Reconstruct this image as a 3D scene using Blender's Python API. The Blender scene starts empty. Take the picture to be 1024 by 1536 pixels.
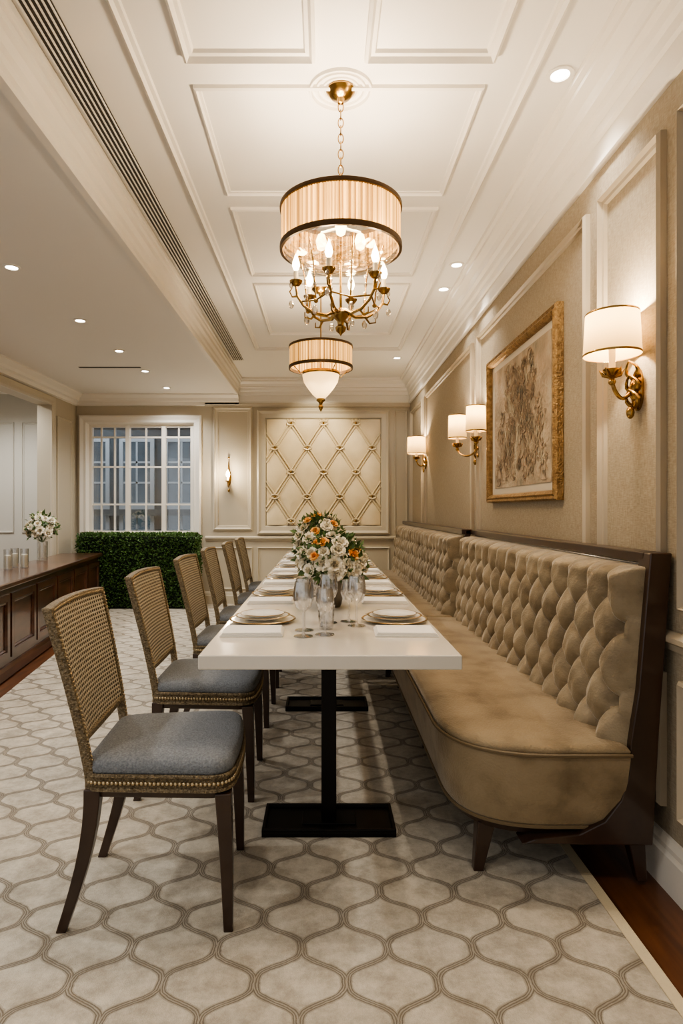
import bpy, bmesh, math, random
from mathutils import Vector, Matrix
random.seed(7)
pi=math.pi
S=bpy.context.scene
COL=S.collection
# ---------------------------------------------------------------- helpers
def lin(r,g,b):
    f=lambda c:(c/255/12.92) if c/255<=0.04045 else ((c/255+0.055)/1.055)**2.4
    return (f(r),f(g),f(b),1)
def mat(name,col,rough=.5,metal=0,bump=0,bscale=50,mottle=None,mscale=3,emit=None,estr=0,sheen=0,coat=0,stretch=None,third=None):
    m=bpy.data.materials.new(name);m.use_nodes=True
    nt=m.node_tree;N=nt.nodes;L=nt.links
    p=N['Principled BSDF']
    p.inputs['Base Color'].default_value=col
    p.inputs['Roughness'].default_value=rough
    p.inputs['Metallic'].default_value=metal
    if sheen: p.inputs['Sheen Weight'].default_value=sheen;p.inputs['Sheen Roughness'].default_value=.35;p.inputs['Sheen Tint'].default_value=(1,.95,.88,1)
    if coat:
        p.inputs['Coat Weight'].default_value=coat;p.inputs['Coat Roughness'].default_value=.08
    tc=N.new('ShaderNodeTexCoord');mp=N.new('ShaderNodeMapping')
    L.new(tc.outputs['Object'],mp.inputs['Vector'])
    if stretch: mp.inputs['Scale'].default_value=stretch
    if mottle:
        n=N.new('ShaderNodeTexNoise');n.inputs['Scale'].default_value=mscale;n.inputs['Detail'].default_value=6
        L.new(mp.outputs[0],n.inputs['Vector'])
        r=N.new('ShaderNodeValToRGB');r.color_ramp.elements[0].position=.3;r.color_ramp.elements[1].position=.7
        r.color_ramp.elements[0].color=mottle;r.color_ramp.elements[1].color=col
        if third: e=r.color_ramp.elements.new(.5);e.color=third
        L.new(n.outputs['Fac'],r.inputs['Fac']);L.new(r.outputs[0],p.inputs['Base Color'])
    if bump:
        n=N.new('ShaderNodeTexNoise');n.inputs['Scale'].default_value=bscale;n.inputs['Detail'].default_value=4
        L.new(mp.outputs[0],n.inputs['Vector'])
        b=N.new('ShaderNodeBump');b.inputs['Strength'].default_value=bump;b.inputs['Distance'].default_value=.01
        L.new(n.outputs['Fac'],b.inputs['Height']);L.new(b.outputs[0],p.inputs['Normal'])
    if emit:
        p.inputs['Emission Color'].default_value=emit;p.inputs['Emission Strength'].default_value=estr
    return m
class G:
    def __init__(s,nt): s.nt=nt
    def m(s,op,*a):
        n=s.nt.nodes.new('ShaderNodeMath');n.operation=op
        for i,v in enumerate(a):
            if isinstance(v,(int,float)): n.inputs[i].default_value=v
            else: s.nt.links.new(v,n.inputs[i])
        return n.outputs[0]
def glassmat(name,tint=(1,1,1,1),rough=0.0,base=.08,bump=0):
    m=bpy.data.materials.new(name);m.use_nodes=True;nt=m.node_tree;N=nt.nodes;L=nt.links
    N.remove(N['Principled BSDF']);o=N['Material Output']
    t=N.new('ShaderNodeBsdfTransparent');t.inputs[0].default_value=tint
    g=N.new('ShaderNodeBsdfGlossy');g.inputs['Roughness'].default_value=rough+.03
    lw=N.new('ShaderNodeLayerWeight');lw.inputs[0].default_value=.5
    mx=N.new('ShaderNodeMixShader')
    mm=N.new('ShaderNodeMath');mm.operation='MULTIPLY_ADD';mm.inputs[1].default_value=.75;mm.inputs[2].default_value=base
    L.new(lw.outputs['Facing'],mm.inputs[0]);L.new(mm.outputs[0],mx.inputs[0])
    if bump:
        n=N.new('ShaderNodeTexVoronoi');n.inputs['Scale'].default_value=28
        tc=N.new('ShaderNodeTexCoord');L.new(tc.outputs['Object'],n.inputs['Vector'])
        b=N.new('ShaderNodeBump');b.inputs['Strength'].default_value=bump;b.inputs['Distance'].default_value=.01
        L.new(n.outputs['Distance'],b.inputs['Height']);L.new(b.outputs[0],g.inputs['Normal']);L.new(b.outputs[0],lw.inputs['Normal'])
    L.new(t.outputs[0],mx.inputs[1]);L.new(g.outputs[0],mx.inputs[2]);L.new(mx.outputs[0],o.inputs[0])
    return m
def shademat(name,col,emit,estr,pleat=0,tr=.55):
    m=bpy.data.materials.new(name);m.use_nodes=True;nt=m.node_tree;N=nt.nodes;L=nt.links
    N.remove(N['Principled BSDF']);o=N['Material Output']
    d=N.new('ShaderNodeBsdfDiffuse');t=N.new('ShaderNodeBsdfTranslucent')
    d.inputs[0].default_value=col;t.inputs[0].default_value=col
    mx=N.new('ShaderNodeMixShader');mx.inputs[0].default_value=tr
    L.new(d.outputs[0],mx.inputs[1]);L.new(t.outputs[0],mx.inputs[2])
    e=N.new('ShaderNodeEmission');e.inputs[0].default_value=emit;e.inputs[1].default_value=estr
    if pleat:
        tc=N.new('ShaderNodeTexCoord');sp=N.new('ShaderNodeSeparateXYZ');L.new(tc.outputs['Object'],sp.inputs[0])
        g=G(nt);ang=g.m('ARCTAN2',sp.outputs[1],sp.outputs[0])
        nz=N.new('ShaderNodeTexNoise');nz.noise_dimensions='1D';nz.inputs['Scale'].default_value=14;nz.inputs['Detail'].default_value=3;L.new(ang,nz.inputs['W'])
        w=g.m('SINE',g.m('ADD',g.m('MULTIPLY',ang,float(pleat)),g.m('MULTIPLY',nz.outputs['Fac'],9.0)))
        f=g.m('MAXIMUM',g.m('MULTIPLY',g.m('MULTIPLY_ADD',w,.35,.6),g.m('MULTIPLY_ADD',nz.outputs['Fac'],3.0,-.6)),.06)
        L.new(g.m('MULTIPLY',f,estr),e.inputs[1])
        cr=N.new('ShaderNodeMixRGB');cr.inputs[1].default_value=(col[0]*.22,col[1]*.18,col[2]*.14,1);cr.inputs[2].default_value=col
        L.new(f,cr.inputs[0]);L.new(cr.outputs[0],d.inputs[0]);L.new(cr.outputs[0],t.inputs[0])
    a=N.new('ShaderNodeAddShader');L.new(mx.outputs[0],a.inputs[0]);L.new(e.outputs[0],a.inputs[1]);L.new(a.outputs[0],o.inputs[0])
    return m
def emat(name,col,s):
    m=bpy.data.materials.new(name);m.use_nodes=True;nt=m.node_tree;N=nt.nodes
    N.remove(N['Principled BSDF']);e=N.new('ShaderNodeEmission');e.inputs[0].default_value=col;e.inputs[1].default_value=s
    nt.links.new(e.outputs[0],N['Material Output'].inputs[0]);return m

def mk(name,bm,m,parent=None,smooth=False,bevel=0,sharp=40):
    bmesh.ops.recalc_face_normals(bm,faces=bm.faces)
    me=bpy.data.meshes.new(name);bm.to_mesh(me);bm.free()
    ms=m if isinstance(m,list) else [m]
    for x in ms: me.materials.append(x)
    if smooth:
        for p in me.polygons: p.use_smooth=True
        try: me.set_sharp_from_angle(angle=math.radians(sharp))
        except Exception: pass
    o=bpy.data.objects.new(name,me);COL.objects.link(o)
    if bevel:
        b=o.modifiers.new('bevel','BEVEL');b.width=bevel;b.segments=2;b.limit_method='ANGLE'
    if parent: o.parent=parent
    return o
def empty(name,loc=(0,0,0),rz=0):
    e=bpy.data.objects.new(name,None);e.empty_display_size=.1;e.location=loc;e.rotation_euler=(0,0,rz);COL.objects.link(e);return e
def dup(root,name,loc,rz=0):
    e=empty(name,loc,rz)
    for c in root.children:
        d=c.copy();COL.objects.link(d);d.parent=e
    return e
def box(bm,x0,x1,y0,y1,z0,z1,mi=0):
    v=[bm.verts.new(p) for p in [(x0,y0,z0),(x1,y0,z0),(x1,y1,z0),(x0,y1,z0),(x0,y0,z1),(x1,y0,z1),(x1,y1,z1),(x0,y1,z1)]]
    for f in [(0,3,2,1),(4,5,6,7),(0,1,5,4),(1,2,6,5),(2,3,7,6),(3,0,4,7)]:
        bm.faces.new([v[i] for i in f]).material_index=mi
def rings(bm,rs,closed=True,caps=True,mi=0):
    vs=[[bm.verts.new(p) for p in r] for r in rs]
    n=len(vs[0])
    for a,b in zip(vs,vs[1:]):
        for i in range(n if closed else n-1):
            j=(i+1)%n
            bm.faces.new([a[i],a[j],b[j],b[i]]).material_index=mi
    if caps:
        bm.faces.new(vs[0]).material_index=mi;bm.faces.new(vs[-1]).material_index=mi
    return vs
def lathe(bm,prof,seg=24,c=(0,0,0),sx=1,sy=1,caps=False,mi=0):
    rings(bm,[[(c[0]+max(r,1e-4)*sx*math.cos(2*pi*i/seg),c[1]+max(r,1e-4)*sy*math.sin(2*pi*i/seg),c[2]+z) for i in range(seg)] for r,z in prof],caps=caps,mi=mi)
def tube(bm,pts,r,seg=8,closed=False,mi=0):
    pts=[Vector(p) for p in pts];n=len(pts);rs=[]
    rad=r if isinstance(r,(list,tuple)) else [r]*n
    up=None
    for i in range(n):
        if closed: t=(pts[(i+1)%n]-pts[i-1])
        else: t=pts[min(i+1,n-1)]-pts[max(i-1,0)]
        t.normalize()
        if up is None:
            up=Vector((0,0,1)) if abs(t.z)<.9 else Vector((1,0,0))
        u=(up-t*up.dot(t));u.normalize();w=t.cross(u);up=u
        rs.append([tuple(pts[i]+(u*math.cos(2*pi*k/seg)+w*math.sin(2*pi*k/seg))*rad[i]) for k in range(seg)])
    if closed: rs.append(rs[0]);rings(bm,rs,caps=False,mi=mi)
    else: rings(bm,rs,mi=mi)
def sphere(bm,c,r,sz=1,seg=12,mi=0):
    lathe(bm,[(r*math.sin(pi*k/8),-r*sz*math.cos(pi*k/8)) for k in range(9)],seg,c,mi=mi)
def loft(bm,secs,mi=0):
    rings(bm,[[(cx-hx,cy-hy,cz),(cx+hx,cy-hy,cz),(cx+hx,cy+hy,cz),(cx-hx,cy+hy,cz)] for cx,cy,cz,hx,hy in secs],mi=mi)
def rpoly(cs,seg=8):
    out=[];n=len(cs)
    for i,(x,y,r) in enumerate(cs):
        p=Vector((x,y));a=Vector(cs[i-1][:2]);b=Vector(cs[(i+1)%n][:2])
        if r<=0: out.append(p);continue
        d1=(a-p).normalized();d2=(b-p).normalized()
        for k in range(seg+1):
            t=k/seg
            q=(p+d1*r)*(1-t)**2+p*2*t*(1-t)+(p+d2*r)*t*t
            out.append(q)
    return out
def offs(o,d):
    n=len(o);area=sum(o[i-1].x*o[i].y-o[i].x*o[i-1].y for i in range(n));sg=1 if area>0 else -1
    res=[]
    for i in range(n):
        t1=(o[i]-o[i-1]);t2=(o[(i+1)%n]-o[i])
        if t1.length<1e-7:t1=t2
        if t2.length<1e-7:t2=t1
        n1=Vector((-t1.y,t1.x)).normalized();n2=Vector((-t2.y,t2.x)).normalized()
        m_=(n1+n2)
        m_=m_.normalized() if m_.length>1e-6 else n1
        k=1/max(.5,m_.dot(n1))
        res.append(o[i]+m_*d*sg*k)
    return res
def layered(bm,o,layers,mi=0):
    rings(bm,[[(p.x,p.y,z) for p in offs(o,d)] for d,z in layers],mi=mi)
def moldring(bm,u0,u1,v0,v1,mp,prof=((0,0),(.001,.014),(.010,.020),(.016,.008),(.026,.006),(.028,0)),mi=0):
    rs=[]
    for o,h in prof:
        rs.append([mp(u0+o,v0+o,h),mp(u1-o,v0+o,h),mp(u1-o,v1-o,h),mp(u0+o,v1-o,h)])
    rings(bm,rs,caps=False,mi=mi)
def extr(bm,prof,a,b,mp,mi=0):
    rings(bm,[[mp(a,h,v) for h,v in prof],[mp(b,h,v) for h,v in prof]],mi=mi)

# ---------------------------------------------------------------- materials
M_ceil=mat('ceiling_paint',lin(226,222,214),.6)
M_trim=mat('trim_paint',lin(226,220,209),.45)
M_wallb=mat('wall_back_paint',lin(178,168,148),.55,bump=.05,bscale=30)
M_trimb=mat('back_trim_paint',lin(185,175,155),.42)
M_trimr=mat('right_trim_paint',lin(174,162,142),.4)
def linen():
    m=mat('linen_wallcovering',lin(160,148,128),.85);nt=m.node_tree;N=nt.nodes;L=nt.links;p=N['Principled BSDF']
    tc=N.new('ShaderNodeTexCoord');fs=[]
    for sc in((1,40,260),(1,260,30)):
        mp=N.new('ShaderNodeMapping');mp.inputs['Scale'].default_value=sc;L.new(tc.outputs['Object'],mp.inputs[0])
        n=N.new('ShaderNodeTexNoise');n.inputs['Scale'].default_value=1;n.inputs['Detail'].default_value=3;L.new(mp.outputs[0],n.inputs['Vector']);fs.append(n.outputs['Fac'])
    g=G(nt);f=g.m('MULTIPLY',g.m('ADD',fs[0],fs[1]),.5)
    r=N.new('ShaderNodeValToRGB');r.color_ramp.elements[0].position=.36;r.color_ramp.elements[1].position=.64
    r.color_ramp.elements[0].color=lin(143,131,112);r.color_ramp.elements[1].color=lin(172,160,139);L.new(f,r.inputs[0]);L.new(r.outputs[0],p.inputs['Base Color'])
    b=N.new('ShaderNodeBump');b.inputs['Strength'].default_value=.3;b.inputs['Distance'].default_value=.003;L.new(f,b.inputs['Height']);L.new(b.outputs[0],p.inputs['Normal'])
    return m
M_linen=linen()
M_wood=mat('dark_wood',lin(62,41,28),.3,mottle=lin(38,24,17),mscale=8,stretch=(1,1,.15),coat=.4)
M_walnut=mat('walnut_cabinet',lin(92,58,40),.28,mottle=lin(54,33,23),mscale=6,stretch=(.4,.4,2),coat=.5)
M_floor=mat('wood_floorboards',lin(112,70,42),.3,mottle=lin(74,44,26),mscale=5,stretch=(6,.5,1),coat=.3)
M_brass=mat('aged_brass',lin(166,134,82),.24,1,bump=.1,bscale=60)
M_gold=mat('gilt_frame',lin(168,138,94),.42,.75,bump=.8,bscale=120,mottle=lin(116,90,58),mscale=40)
M_bronze=mat('dark_bronze',lin(88,70,52),.4,.8)
M_black=mat('black_iron',lin(24,21,19),.35,.6)
M_table=mat('cream_stone_tabletop',lin(222,215,203),.16,mottle=lin(214,206,192),mscale=3,coat=.3)
M_velvet=mat('champagne_velvet_seat',lin(150,133,106),.7,bump=.3,bscale=140,mottle=lin(108,92,68),mscale=7,sheen=.4,third=lin(140,123,96))
M_velvetb=mat('champagne_velvet_back',lin(156,141,116),.6,bump=.25,bscale=140,mottle=lin(114,99,76),mscale=9,sheen=.55,third=lin(145,130,105))
M_seat=mat('blue_grey_fabric',lin(132,135,138),.85,bump=.5,bscale=260,mottle=lin(100,104,109),mscale=170)
M_trimch=mat('beaded_gimp',lin(150,134,106),.45,.35,bump=1,bscale=150,mottle=lin(86,73,54),mscale=140)
M_bead=mat('champagne_beads',lin(190,172,140),.3,.8)
M_white=mat('white_linen',lin(236,232,224),.8)
M_china=mat('white_china',lin(236,233,226),.15)
M_goldrim=mat('gold_rim_china',lin(160,134,92),.25,.8)
M_silver=mat('silver_cutlery',lin(205,202,196),.2,1)
M_glass=glassmat('clear_glass',base=.17)
M_pane=glassmat('window_glass',base=.12)
M_bowl=glassmat('hammered_clear_glass',(.97,.92,.82,1),.08,.26,bump=.9)
M_vase=mat('pewter_vase',lin(110,105,98),.3,.9)
M_petal=mat('cream_petals',lin(242,236,220),.6,mottle=lin(228,216,188),mscale=20)
M_orange=mat('orange_petals',lin(238,156,70),.6,mottle=lin(244,204,130),mscale=30)
M_leaf=mat('leaf_green',lin(100,122,68),.5,mottle=lin(60,88,44),mscale=20)
M_hedge=mat('hedge_green',lin(100,132,70),.5,mottle=lin(54,82,40),mscale=12)
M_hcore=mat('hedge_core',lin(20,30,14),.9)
M_candle=mat('ivory_wax',lin(240,232,210),.5)
M_bulb=emat('warm_bulb',(1,.74,.38,1),16)
M_down=emat('downlight_emitter',(1,.94,.84,1),18)
M_drum=shademat('pleated_silk_shade',lin(182,146,92),(1,.60,.18,1),.66,pleat=64,tr=.32)
M_shade=shademat('parchment_shade',lin(196,168,120),(1,.66,.29,1),.24,tr=.22)
M_frost=shademat('hammered_frosted_glass',lin(210,190,150),(1,.76,.40,1),.5)
M_art=mat('embossed_paper',lin(190,178,156),.8,bump=1,bscale=45,mottle=lin(144,136,118),mscale=7,third=lin(178,158,134))
M_scroll=mat('art_scrollwork',lin(190,178,154),.7,mottle=lin(108,102,88),mscale=9,third=lin(150,128,104))
M_matb=mat('picture_mat',lin(206,197,180),.8)
M_lat=mat('padded_leather_panel',lin(216,200,168),.45,bump=.3,bscale=14,mottle=lin(200,183,149),mscale=4)
M_ribbon=mat('lattice_ribbon',lin(208,192,158),.4,.12)
M_grille=mat('grille_dark',lin(62,58,52),.6)
M_out=mat('exterior_stone',lin(96,104,108),.8,mottle=lin(58,68,76),mscale=1.5)
M_outw=mat('exterior_white_frame',lin(176,184,190),.6)
M_outg=mat('exterior_window_glass',lin(70,84,96),.1,emit=(.5,.66,.8,1),estr=.10,mottle=lin(24,32,40),mscale=3)
M_alc=mat('alcove_plaster',lin(192,188,178),.6)
def cane():
    m=bpy.data.materials.new('woven_cane');m.use_nodes=True;nt=m.node_tree;N=nt.nodes;L=nt.links;p=N['Principled BSDF'];g=G(nt)
    tc=N.new('ShaderNodeTexCoord');sp=N.new('ShaderNodeSeparateXYZ');L.new(tc.outputs['Object'],sp.inputs[0])
    a=g.m('SINE',g.m('MULTIPLY',sp.outputs[1],2*pi/.017));b=g.m('SINE',g.m('MULTIPLY',sp.outputs[2],2*pi/.013))
    h=g.m('MULTIPLY',g.m('MULTIPLY_ADD',a,-.5,.5),g.m('MULTIPLY_ADD',b,-.5,.5))
    f=g.m('SUBTRACT',1.0,h)
    r=N.new('ShaderNodeValToRGB');r.color_ramp.elements[0].position=.35;r.color_ramp.elements[1].position=.95
    r.color_ramp.elements[0].color=lin(50,42,33);r.color_ramp.elements[1].color=lin(182,172,152)
    L.new(f,r.inputs[0]);L.new(r.outputs[0],p.inputs['Base Color'])
    bp=N.new('ShaderNodeBump');bp.inputs['Distance'].default_value=.004;bp.inputs['Strength'].default_value=.9
    L.new(f,bp.inputs['Height']);L.new(bp.outputs[0],p.inputs['Normal']);p.inputs['Roughness'].default_value=.5;p.inputs['Metallic'].default_value=.15
    return m
M_cane=cane()
def carpet():
    m=bpy.data.materials.new('trellis_carpet');m.use_nodes=True;nt=m.node_tree;N=nt.nodes;L=nt.links;p=N['Principled BSDF'];g=G(nt)
    tc=N.new('ShaderNodeTexCoord');sp=N.new('ShaderNodeSeparateXYZ');L.new(tc.outputs['Object'],sp.inputs[0])
    P=.116;Q=.255;A=P/2*.93
    nz=N.new('ShaderNodeTexNoise');nz.inputs['Scale'].default_value=40;nz.inputs['Detail'].default_value=2;L.new(tc.outputs['Object'],nz.inputs['Vector'])
    jit=g.m('MULTIPLY_ADD',nz.outputs['Fac'],.010,-.005)
    x=g.m('ADD',sp.outputs[0],jit);y=sp.outputs[1]
    th=g.m('MULTIPLY',y,2*pi/Q)
    s=g.m('MULTIPLY',g.m('ADD',g.m('SINE',th),g.m('MULTIPLY',g.m('SINE',g.m('MULTIPLY',th,3.0)),.10)),A/.9)
    ds=g.m('MULTIPLY',g.m('ADD',g.m('COSINE',th),g.m('MULTIPLY',g.m('COSINE',g.m('MULTIPLY',th,3.0)),.30)),A/.9*2*pi/Q)
    nrm=g.m('SQRT',g.m('ADD',g.m('MULTIPLY',ds,ds),1.0))
    def dist(off,sg):
        q=g.m('ADD',g.m('ADD',x,100*P*2+off+P),g.m('MULTIPLY',s,sg))
        w=g.m('SUBTRACT',g.m('MODULO',q,2*P),P)
        return g.m('DIVIDE',g.m('ABSOLUTE',w),nrm)
    d=g.m('MINIMUM',dist(0,-1.0),dist(P,1.0))
    band=g.m('SUBTRACT',1.0,g.m('MINIMUM',g.m('MAXIMUM',g.m('MULTIPLY',g.m('SUBTRACT',d,.0094),350.0),0.0),1.0))
    st=g.m('MULTIPLY_ADD',g.m('COSINE',g.m('MULTIPLY',d,2*pi/.0062)),.5,.5)
    f=g.m('MULTIPLY',band,g.m('MULTIPLY_ADD',st,.6,.35))
    n1=N.new('ShaderNodeTexNoise');n1.inputs['Scale'].default_value=10;n1.inputs['Detail'].default_value=9;n1.inputs['Roughness'].default_value=.78;L.new(tc.outputs['Object'],n1.inputs['Vector'])
    r=N.new('ShaderNodeValToRGB');r.color_ramp.elements[0].position=.38;r.color_ramp.elements[1].position=.62
    r.color_ramp.elements[0].color=lin(154,144,127);r.color_ramp.elements[1].color=lin(194,185,168);L.new(n1.outputs['Fac'],r.inputs[0])
    mx=N.new('ShaderNodeMixRGB');mx.inputs[2].default_value=lin(100,88,70)
    L.new(f,mx.inputs[0]);L.new(r.outputs[0],mx.inputs[1]);L.new(mx.outputs[0],p.inputs['Base Color'])
    p.inputs['Roughness'].default_value=.95;p.inputs['Sheen Weight'].default_value=.2
    n2=N.new('ShaderNodeTexNoise');n2.inputs['Scale'].default_value=300;L.new(tc.outputs['Object'],n2.inputs['Vector'])
    bp=N.new('ShaderNodeBump');bp.inputs['Distance'].default_value=.004;bp.inputs['Strength'].default_value=.5
    L.new(g.m('SUBTRACT',n2.outputs['Fac'],f),bp.inputs['Height']);L.new(bp.outputs[0],p.inputs['Normal'])
    return m
M_carpet=carpet()

# ---------------------------------------------------------------- room
WR=1.10; WL=-3.14; YB=8.05; ZC=2.85; ZL=2.65; Y0=-1.6; XS=-1.07
bm=bmesh.new();box(bm,-4.6,WR+.15,Y0,YB+.2,-.12,-.012);mk('floor',bm,M_floor)
bm=bmesh.new()
o=[(-1.24,-1.6),(.84,-1.6),(.84,YB-.02),(-2.62,YB-.02)]
rings(bm,[[(x,y,-.012) for x,y in o],[(x,y,0) for x,y in o]]);mk('carpet',bm,M_carpet)
bm=bmesh.new();box(bm,.841,.875,Y0,YB-.02,-.012,.001);mk('carpet_border',bm,mat('cream_binding',lin(205,190,160),.8,bump=.4,bscale=200))
bm=bmesh.new();box(bm,XS,WR+.15,Y0,YB+.2,ZC,ZC+.12);box(bm,-4.6,XS,Y0,YB+.2,ZL,ZL+.32);mk('ceiling',bm,M_ceil)
bm=bmesh.new();box(bm,WR,WR+.15,Y0,YB+.2,-.012,ZC);mk('wall_right',bm,M_linen)
wx0,wx1,wz0,wz1=-3.0,-1.65,.88,2.29
bm=bmesh.new()
box(bm,WL-1.4,wx0,YB,YB+.18,-.012,ZL);box(bm,wx0,wx1,YB,YB+.18,-.012,wz0);box(bm,wx0,wx1,YB,YB+.18,wz1,ZL);box(bm,wx1,WR,YB,YB+.18,-.012,ZL)
box(bm,XS,WR,YB,YB+.18,ZL,ZC);mk('wall_back',bm,M_wallb)
oy0,oy1,oz=4.4,7.28,2.40
bm=bmesh.new();box(bm,WL-.15,WL,3.4,oy0,-.012,ZL);box(bm,WL-.15,WL,oy1,YB,-.012,ZL);box(bm,WL-.15,WL,oy0,oy1,oz,ZL);mk('wall_left',bm,M_wallb)
bm=bmesh.new();box(bm,-4.6,-4.5,3.4,YB,-.012,ZL);box(bm,-4.5,WL-.15,3.3,3.4,-.012,ZL);box(bm,-4.5,WL-.15,YB-.06,YB-.002,-.012,ZL)
for a,b in((-4.4,-3.9),(-3.8,-3.35)): moldring(bm,a,b,.9,2.3,lambda u,v,h:(u,YB-.06-h,v))
for a,b in((4.0,5.2),(5.4,6.6),(6.8,7.9)): moldring(bm,a,b,.9,2.3,lambda u,v,h:(-4.5+h,u,v))
mk('wall_alcove',bm,M_alc)
bm=bmesh.new()
mL=lambda u,v,h:(WL+h,u,v)
cas=((-.1,0),(-.1,.02),(-.09,.03),(-.05,.025),(-.02,.03),(0,.02),(0,0))
moldring(bm,oy0,oy1,-.6,oz,mL,cas)
moldring(bm,7.45,7.9,.5,2.3,mL)
mk('trim_1',bm,M_trimb)
crown=[(0,0),(.14,0),(.14,-.025),(.12,-.03),(.12,-.05),(.085,-.075),(.075,-.10),(.075,-.115),(.05,-.12),(.045,-.15),(.028,-.16),(.028,-.2),(.012,-.205),(.012,-.285),(.022,-.29),(.022,-.305),(.0,-.31)]
bm=bmesh.new();extr(bm,crown,Y0,YB,lambda s,h,v:(WR-h,s,ZC+v));mk('trim_2',bm,M_trim)
bm=bmesh.new();extr(bm,crown,XS,WR,lambda s,h,v:(s,YB-h,ZC+v));mk('trim_3',bm,M_trim)
crs=[(0,0),(.12,0),(.12,-.015),(.1,-.03),(.07,-.05),(.06,-.08),(.03,-.09),(.03,-.13),(0,-.14)]
bm=bmesh.new();extr(bm,crs,WL,XS,lambda s,h,v:(s,YB-h,ZL+v));extr(bm,crs,3.4,YB,lambda s,h,v:(WL+h,s,ZL+v));mk('trim_4',bm,M_trim)
stp=[(-.06,0),(-.06,-.012),(0,-.012),(.012,.0),(.012,.03),(.03,.045),(.035,.075),(.06,.10),(.065,.13),(.085,.14),(.085,.165),(.1,.17),(.1,.2),(0,.2),(0,0)]
bm=bmesh.new();extr(bm,stp,Y0,YB-.14,lambda s,h,v:(XS+h*.6-.005,s,ZL+v-.0005));mk('trim_5',bm,M_trim)
gx0,gx1=-1.0,-.885
bm=bmesh.new();box(bm,gx0,gx1,Y0,7.0,ZC-.004,ZC-.0005)
for i in range(6):
    x=gx0+.004+i*(gx1-gx0-.012)/5
    box(bm,x,x+.004,Y0,7.0,ZC-.012,ZC-.003,1)
mk('air_vent_grille',bm,[M_grille,M_ceil])
mC=lambda u,v,h:(u,v,ZC-h)
big=((0,0),(.001,.024),(.012,.034),(.022,.014),(.036,.012),(.042,0))
bm=bmesh.new()
moldring(bm,-.70,.80,-1.2,6.5,mC,((0,0),(.0,.018),(.01,.026),(.02,.012),(.035,.010),(.04,0)))
moldring(bm,-.51,.63,2.47,3.32,mC)
moldring(bm,-.51,.63,3.47,4.46,mC);moldring(bm,-.51,.63,4.63,5.95,mC)
moldring(bm,-.51,-.03,.3,2.32,mC,big);moldring(bm,.15,.63,.3,2.32,mC,big)
mk('trim_6',bm,M_trim,smooth=False)
mR=lambda u,v,h:(WR-h,u,v)
pr=((0,0),(.001,.020),(.010,.030),(.018,.014),(.030,.012),(.036,0))
bm=bmesh.new()
for a,b in [(6.95,7.85),(4.62,6.75),(2.61,4.45),(2.03,2.49),(.9,1.93)]:
    moldring(bm,a,b,.88,2.41,mR,pr);moldring(bm,a,b,.24,.67,mR,pr)
extr(bm,[(0,-.03),(.01,-.03),(.015,-.01),(.03,0),(.03,.015),(.01,.03),(0,.03)],Y0,YB,lambda s,h,v:(WR-h,s,.78+v))
mk('trim_7',bm,M_trimr)
bb=[(0,-.012),(.022,-.012),(.022,.10),(.016,.115),(.016,.13),(.008,.15),(0,.155)]
bm=bmesh.new();extr(bm,bb,Y0,YB,lambda s,h,v:(WR-h,s,v));mk('baseboard_right',bm,M_trim)
bm=bmesh.new();extr(bm,bb,WL,WR,lambda s,h,v:(s,YB-h,v));mk('baseboard_back',bm,M_trimb)
mB=lambda u,v,h:(u,YB-h,v)
bm=bmesh.new()
moldring(bm,-1.40,-.90,.93,2.50,mB,((0,0),(0,.02),(.02,.03),(.035,.018),(.06,.015),(.065,0)))
moldring(bm,-.84,.84,.88,2.46,mB,((0,0),(0,.03),(.02,.045),(.05,.03),(.1,.028),(.115,.015),(.12,0)))
moldring(bm,.90,1.07,.93,2.46,mB)
moldring(bm,-1.40,-.90,.18,.72,mB);moldring(bm,-.84,.84,.18,.72,mB)
extr(bm,[(0,-.03),(.015,-.03),(.02,-.01),(.04,0),(.04,.015),(.015,.03),(0,.03)],-1.5,WR,lambda s,h,v:(s,YB-h,.83+v))
extr(bm,[(0,-.03),(.02,-.03),(.03,0),(.03,.02),(0,.02)],-1.5,WR,lambda s,h,v:(s,YB-h,2.53+v))
mk('trim_8',bm,M_trimb)
root=empty('lattice_wall_panel',(0,YB,0))
dw,dh=.41,.62
bm=bmesh.new();V=[];nx_,nz_=120,112
for i in range(nx_+1):
    row=[]
    for j in range(nz_+1):
        x=-.72+1.44*i/nx_;z=1.0+1.34*j/nz_
        a=x/dw-(z-1.67)/dh;b=x/dw+(z-1.67)/dh
        h=(abs(math.sin(pi*a))*abs(math.sin(pi*b)))**.5
        row.append(bm.verts.new((x,-.004-.03*h,z)))
    V.append(row)
for i in range(nx_):
    for j in range(nz_): bm.faces.new([V[i][j],V[i+1][j],V[i+1][j+1],V[i][j+1]])
mk('padded_panel',bm,M_lat,root,True,sharp=180)
bm=bmesh.new();bk=bmesh.new()
def clipseg(x,z,dx,dz):
    t0,t1=-9,9
    for p,d,lo,hi in((x,dx,-.72,.72),(z,dz,1.0,2.34)):
        a,b=(lo-p)/d,(hi-p)/d
        if a>b:a,b=b,a
        t0=max(t0,a);t1=min(t1,b)
    return (t0,t1) if t1-t0>.02 else None
for sg in(1,-1):
    nx=Vector((dw*sg,dh)).normalized();pn=Vector((-nx.y,nx.x))
    for k in range(-8,9):
        for off in(-.017,.017):
            cx,cz=k*dw+pn.x*off,1.67+pn.y*off
            r=clipseg(cx,cz,nx.x,nx.y)
            if r:
                a=(cx+nx.x*r[0],-.024,cz+nx.y*r[0]);b=(cx+nx.x*r[1],-.024,cz+nx.y*r[1])
                tube(bm,[a,b],.010,6)
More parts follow.
